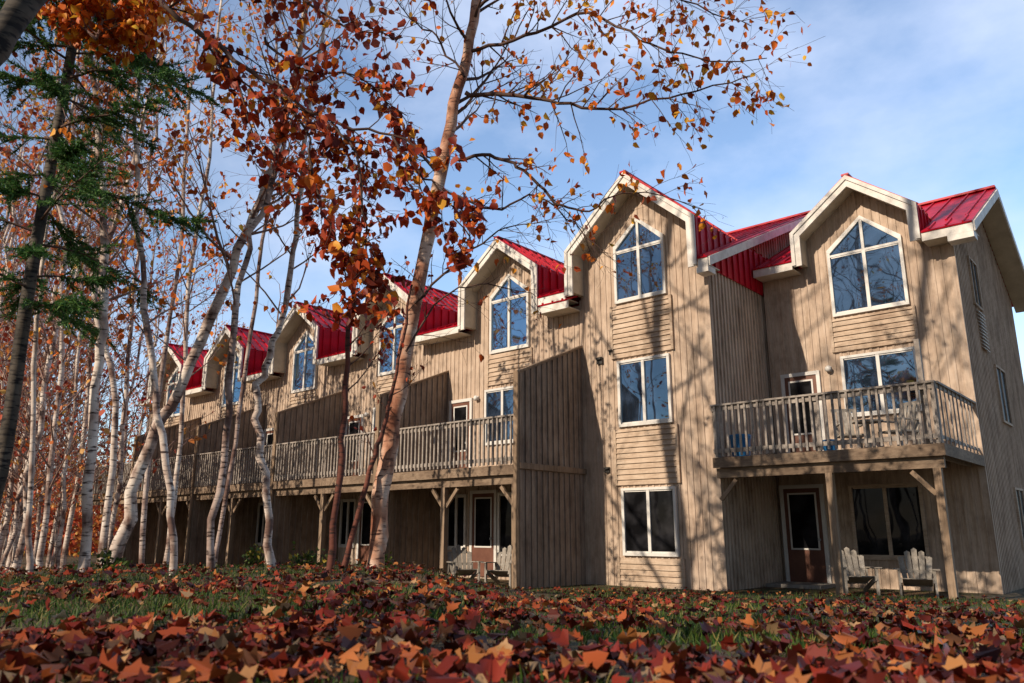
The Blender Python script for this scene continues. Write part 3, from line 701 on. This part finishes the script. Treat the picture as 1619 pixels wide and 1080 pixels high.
def bgtree(px,D,hh):
    p=P(px,800,D); g=gz(p.x,p.y); lean=rvec()*.6; lean.z=0
    pts=[Vector((p.x,p.y,g)),Vector((p.x,p.y,g+hh*.35))+lean*.4,Vector((p.x,p.y,g+hh*.7))+lean*1.4,Vector((p.x,p.y,g+hh))+lean*2.2]
    return tree('birch_tree',lab,'tree',pts,rng.uniform(.05,.075),.018,'birch',26,.1,hh*.17,.42,.14,'leaf_far','birches in the woods on the left',world=True,mx=1,nch=7,twig='twiglight',rmin=.007,wob=.05)
for i in range(5): protos.append(bgtree([20,90,-60,180,215][i],[19,24,22,26,40][i],[13,14,11,13,15][i]))
spots=[]
for i in range(76):
    D=rng.uniform(17,50); px=rng.uniform(-180,225)
    if D>20 and px>200-((D-20)*1.0) and D<36: px=rng.uniform(-180,150)
    p=P(px,800,D)
    if p.y>11.0 and p.x>-34.5: continue
    spots.append(p)
for i,p in enumerate(spots):
    o=copy_tree(protos[i%5]); g=gz(p.x,p.y); o.location=(p.x,p.y,g); o.rotation_euler=(0,0,rng.uniform(0,6.28)); s=rng.uniform(.7,1.25); o.scale=(s,s,s)
for px,D in [(225,44),(245,48),(265,44),(290,50),(310,44),(340,48)]:
    p=P(px,800,D)
    o=copy_tree(protos[i%5]); i+=1; o.location=(p.x,p.y,0); o.rotation_euler=(0,0,rng.uniform(0,6.28)); s=1.1; o.scale=(s,s,s); o['label']='birch crown rising behind the far gables of the row'; o['group']='birches behind the row'
m=30000; C=[]
for i in range(m):
    D=rng.uniform(36,75); px=rng.uniform(-420,240); p=P(px,800,D)
    if p.y>10 and p.x>-35: continue
    hgt=5.0*(.5+.5*math.sin(p.x*.35)*math.cos(p.y*.3+1))+2.5
    C.append((p.x,p.y,rng.random()**1.3*hgt))
C=np.array(C); m=len(C)
wd=scatter('far_woods',C,nr.normal(0,1,(m,3)),nr.normal(0,1,(m,3)),nr.uniform(.15,.42,m),BIRCH_V,BIRCH_F,M['leaf_far'])
wd['kind']='stuff'; wd['label']='far red autumn woodland closing the view on the left'; wd['category']='woods'
# trees standing behind the camera, casting their shadows on the fronts
lab2='tall bare birch standing behind the viewpoint, outside the photo, shading the fronts'
def shade_tree(x,y,hh,r):
    g=gz(x,y); return tree('birch_tree',lab2,'tree',[Vector((x,y,g)),Vector((x+.5,y,g+hh*.35)),Vector((x+.1,y+.3,g+hh*.6)),Vector((x+.7,y,g+hh*.8)),Vector((x+.6,y,g+hh))],r,.07,'birch',22,.32,4.4,.10,.13,'leaf_or','bare birches behind the viewpoint',world=True,mx=2,nch=4,brad=.38,rmin=.009)
s1=shade_tree(-11.4,.2,21,.18)
s2=shade_tree(-8.0,-1.6,22,.17)
for x,y,s,rz,src in [(-6.0,-3.0,1.0,4.0,s1),(-10.1,-3.0,1.0,2.1,s2),(-4.4,-4.5,1.05,.6,s2)]:
    o=copy_tree(src); o.location=(x,y,gz(x,y)); o.scale=(s,s,s); o.rotation_euler=(0,0,rz)
for i,(x,y,hh) in enumerate([(-3.6,-7.5,8.3),(.5,-6,6.8)]):
    g=gz(x,y)
    spruce('spruce_tree',['spruce behind the viewpoint, outside the photo, shading the leaf litter','shorter spruce behind the viewpoint on its right, outside the photo'][i],[Vector((x,y,g)),Vector((x,y,g+hh*.4)),Vector((x,y,g+hh*.75)),Vector((x,y,g+hh))],.12,.02,.08,40,2.2,.35,(.1,.16))

# ------------------------------------------------------------------ ground cover
def polar(n,r0,r1,pw=1.0,az0=-40,az1=40):
    out=[]
    for i in range(n):
        u=rng.random(); r=math.exp(math.log(r0)+u**pw*(math.log(r1)-math.log(r0))); a=R(rng.uniform(az0,az1))
        x=FH.x*math.cos(a)*r+RH.x*math.sin(a)*r; y=FH.y*math.cos(a)*r+RH.y*math.sin(a)*r
        if y>VW and x<-7.2: continue
        if y>17.2: continue
        out.append((x,y,gz(x,y)))
    return np.array(out)
C=polar(11500,1.3,16.5,.9); n=len(C)
keep=np.array([(math.sin(c[0]*2.7+c[1])+math.cos(c[1]*3.1-c[0]*1.3)+rng.gauss(0,1.0)>(-.15 if math.hypot(c[0],c[1])<5 else -.9)) and not (math.hypot(c[0],c[1])>10.5 and c[0]>-8 and rng.random()<.6) for c in C]); C=C[keep]; n=len(C)
C[:,2]+=nr.uniform(.02,.065,n)
Nn=nr.normal(0,.36,(n,3)); Nn[:,2]+=1; Y=nr.normal(0,1,(n,3)); Y[:,2]*=.25
lf=scatter('fallen_leaves',C,Y,Nn,nr.uniform(.028,.08,n),MAPLE_V,MAPLE_F,M['leaf_lit'],None,.08)
lf['kind']='stuff'; lf['label']='fallen red and brown maple leaves littering the lawn'; lf['category']='leaves'
C=polar(105000,1.3,17.5,.85); n=len(C)
keep=np.array([math.sin(c[0]*1.3+2*math.cos(c[1]*.8))+math.cos(c[1]*1.6-c[0]*.5)+rng.gauss(0,.6)>-.5 for c in C]); C=C[keep]; n=len(C)
rr=np.hypot(C[:,0],C[:,1])
Y=nr.normal(0,.5,(n,3)); Y[:,2]+=1
gs=scatter('grass',C,Y,nr.normal(0,1,(n,3)),nr.uniform(.025,.07,n)*(1+np.clip(rr-4,0,10)*.02),[(-.05,0,0),(.05,0,0),(.035,.6,.08),(-.035,.6,.08),(0,1,.25)],[(0,1,2,3),(3,2,4)],M['grass'])
gs['kind']='stuff'; gs['label']='short green grass between the fallen leaves'; gs['category']='grass'
def weed(px,D,hh,n,label):
    p=P(px,900,D); g=gz(p.x,p.y); root=thing('weed_plant',label,'plant',(p.x,p.y,g)); s=MB(); lp=[]
    for k in range(n):
        d=Vector((rng.gauss(0,.5),rng.gauss(0,.5),1)).normalized(); a=Vector((p.x+rng.gauss(0,.08),p.y+rng.gauss(0,.08),g)); e=a+d*hh*rng.uniform(.5,1.1)
        s.tube([a,a.lerp(e,.5),e],[.005,.004,.002],3)
        for m in range(9): lp.append(a.lerp(e,rng.uniform(.25,1))+rvec()*.03)
    s.build('stem',M['twig'],root); leaves('foliage',lp,.06,'weed',root,-.2)
weed(160,8.5,.25,12,'yellow green weed clump at the foot of the upright birch')
weed(480,9.5,.28,14,'green leafy weeds between the crooked birch and the dark red stem')
weed(395,10.5,.3,12,'low green shrub left of the crooked birch base')
weed(610,9.8,.2,10,'small green plants at the foot of the thick leaning birch')

# ------------------------------------------------------------------ world, sun, camera
SUN=Vector((-.2,-1,0)).normalized()*math.cos(R(30)); SUN.z=math.sin(R(30))
w=bpy.data.worlds.new('World'); scene.world=w; w.use_nodes=True; nt=w.node_tree
bgn=nt.nodes['Background']; sky=nt.nodes.new('ShaderNodeTexSky'); sky.sky_type='NISHITA'; sky.sun_disc=False
sky.sun_elevation=R(30); sky.sun_rotation=math.atan2(SUN.x,SUN.y); sky.air_density=1.0; sky.dust_density=.5; sky.ozone_density=1.8
tc=nt.nodes.new('ShaderNodeTexCoord'); mp=nt.nodes.new('ShaderNodeMapping'); mp.inputs['Scale'].default_value=(1.2,1.2,2.2); mp.inputs['Location'].default_value=(.55,.1,.2)
nz=nt.nodes.new('ShaderNodeTexNoise'); nz.inputs['Scale'].default_value=1.9; nz.inputs['Detail'].default_value=7; nz.inputs['Roughness'].default_value=.55
rp=nt.nodes.new('ShaderNodeValToRGB'); rp.color_ramp.elements[0].position=.46; rp.color_ramp.elements[0].color=(.02,.02,.02,1); rp.color_ramp.elements[1].position=.72; rp.color_ramp.elements[1].color=(.75,.75,.75,1)
mx=nt.nodes.new('ShaderNodeMixRGB'); mx.inputs[2].default_value=(3.7,4.1,5.1,1)
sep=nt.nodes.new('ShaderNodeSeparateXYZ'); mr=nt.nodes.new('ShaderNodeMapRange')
mr.inputs['From Min'].default_value=-.3; mr.inputs['From Max'].default_value=.6; mr.inputs['To Min'].default_value=.55; mr.inputs['To Max'].default_value=2.1  # sky dimmed behind the camera to cut fill light, brightened ahead
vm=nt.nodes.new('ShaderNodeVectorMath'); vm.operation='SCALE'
nt.links.new(tc.outputs['Generated'],mp.inputs[0]); nt.links.new(mp.outputs[0],nz.inputs['Vector']); nt.links.new(nz.outputs['Fac'],rp.inputs[0])
nt.links.new(rp.outputs[0],mx.inputs[0]); nt.links.new(sky.outputs[0],mx.inputs[1])
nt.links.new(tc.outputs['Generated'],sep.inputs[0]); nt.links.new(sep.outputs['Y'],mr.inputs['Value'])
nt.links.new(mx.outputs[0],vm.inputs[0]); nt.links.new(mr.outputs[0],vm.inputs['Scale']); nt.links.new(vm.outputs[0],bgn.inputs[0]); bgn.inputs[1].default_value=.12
sl=bpy.data.lights.new('sun','SUN'); sl.energy=5.0; sl.angle=R(.4); sl.color=(1,.84,.66)
so=bpy.data.objects.new('sun',sl); col.objects.link(so); so.rotation_euler=(-SUN).to_track_quat('-Z','Y').to_euler(); so.location=(0,-10,20)
cd=bpy.data.cameras.new('camera'); cam=bpy.data.objects.new('camera',cd); col.objects.link(cam); scene.camera=cam
cd.sensor_width=36; cd.lens=36*FPX/1619; cd.clip_end=3000; cd.clip_start=.05
cam.location=(0,0,CAMZ); F=FH*CT+Vector((0,0,ST)); cam.rotation_euler=F.to_track_quat('-Z','Y').to_euler()
cd.dof.use_dof=True; cd.dof.focus_distance=13; cd.dof.aperture_fstop=5.6
scene.view_settings.view_transform='Standard'; scene.view_settings.look='None'; scene.view_settings.exposure=0
for o in bpy.data.objects:
    if '_o' in o: del o['_o']
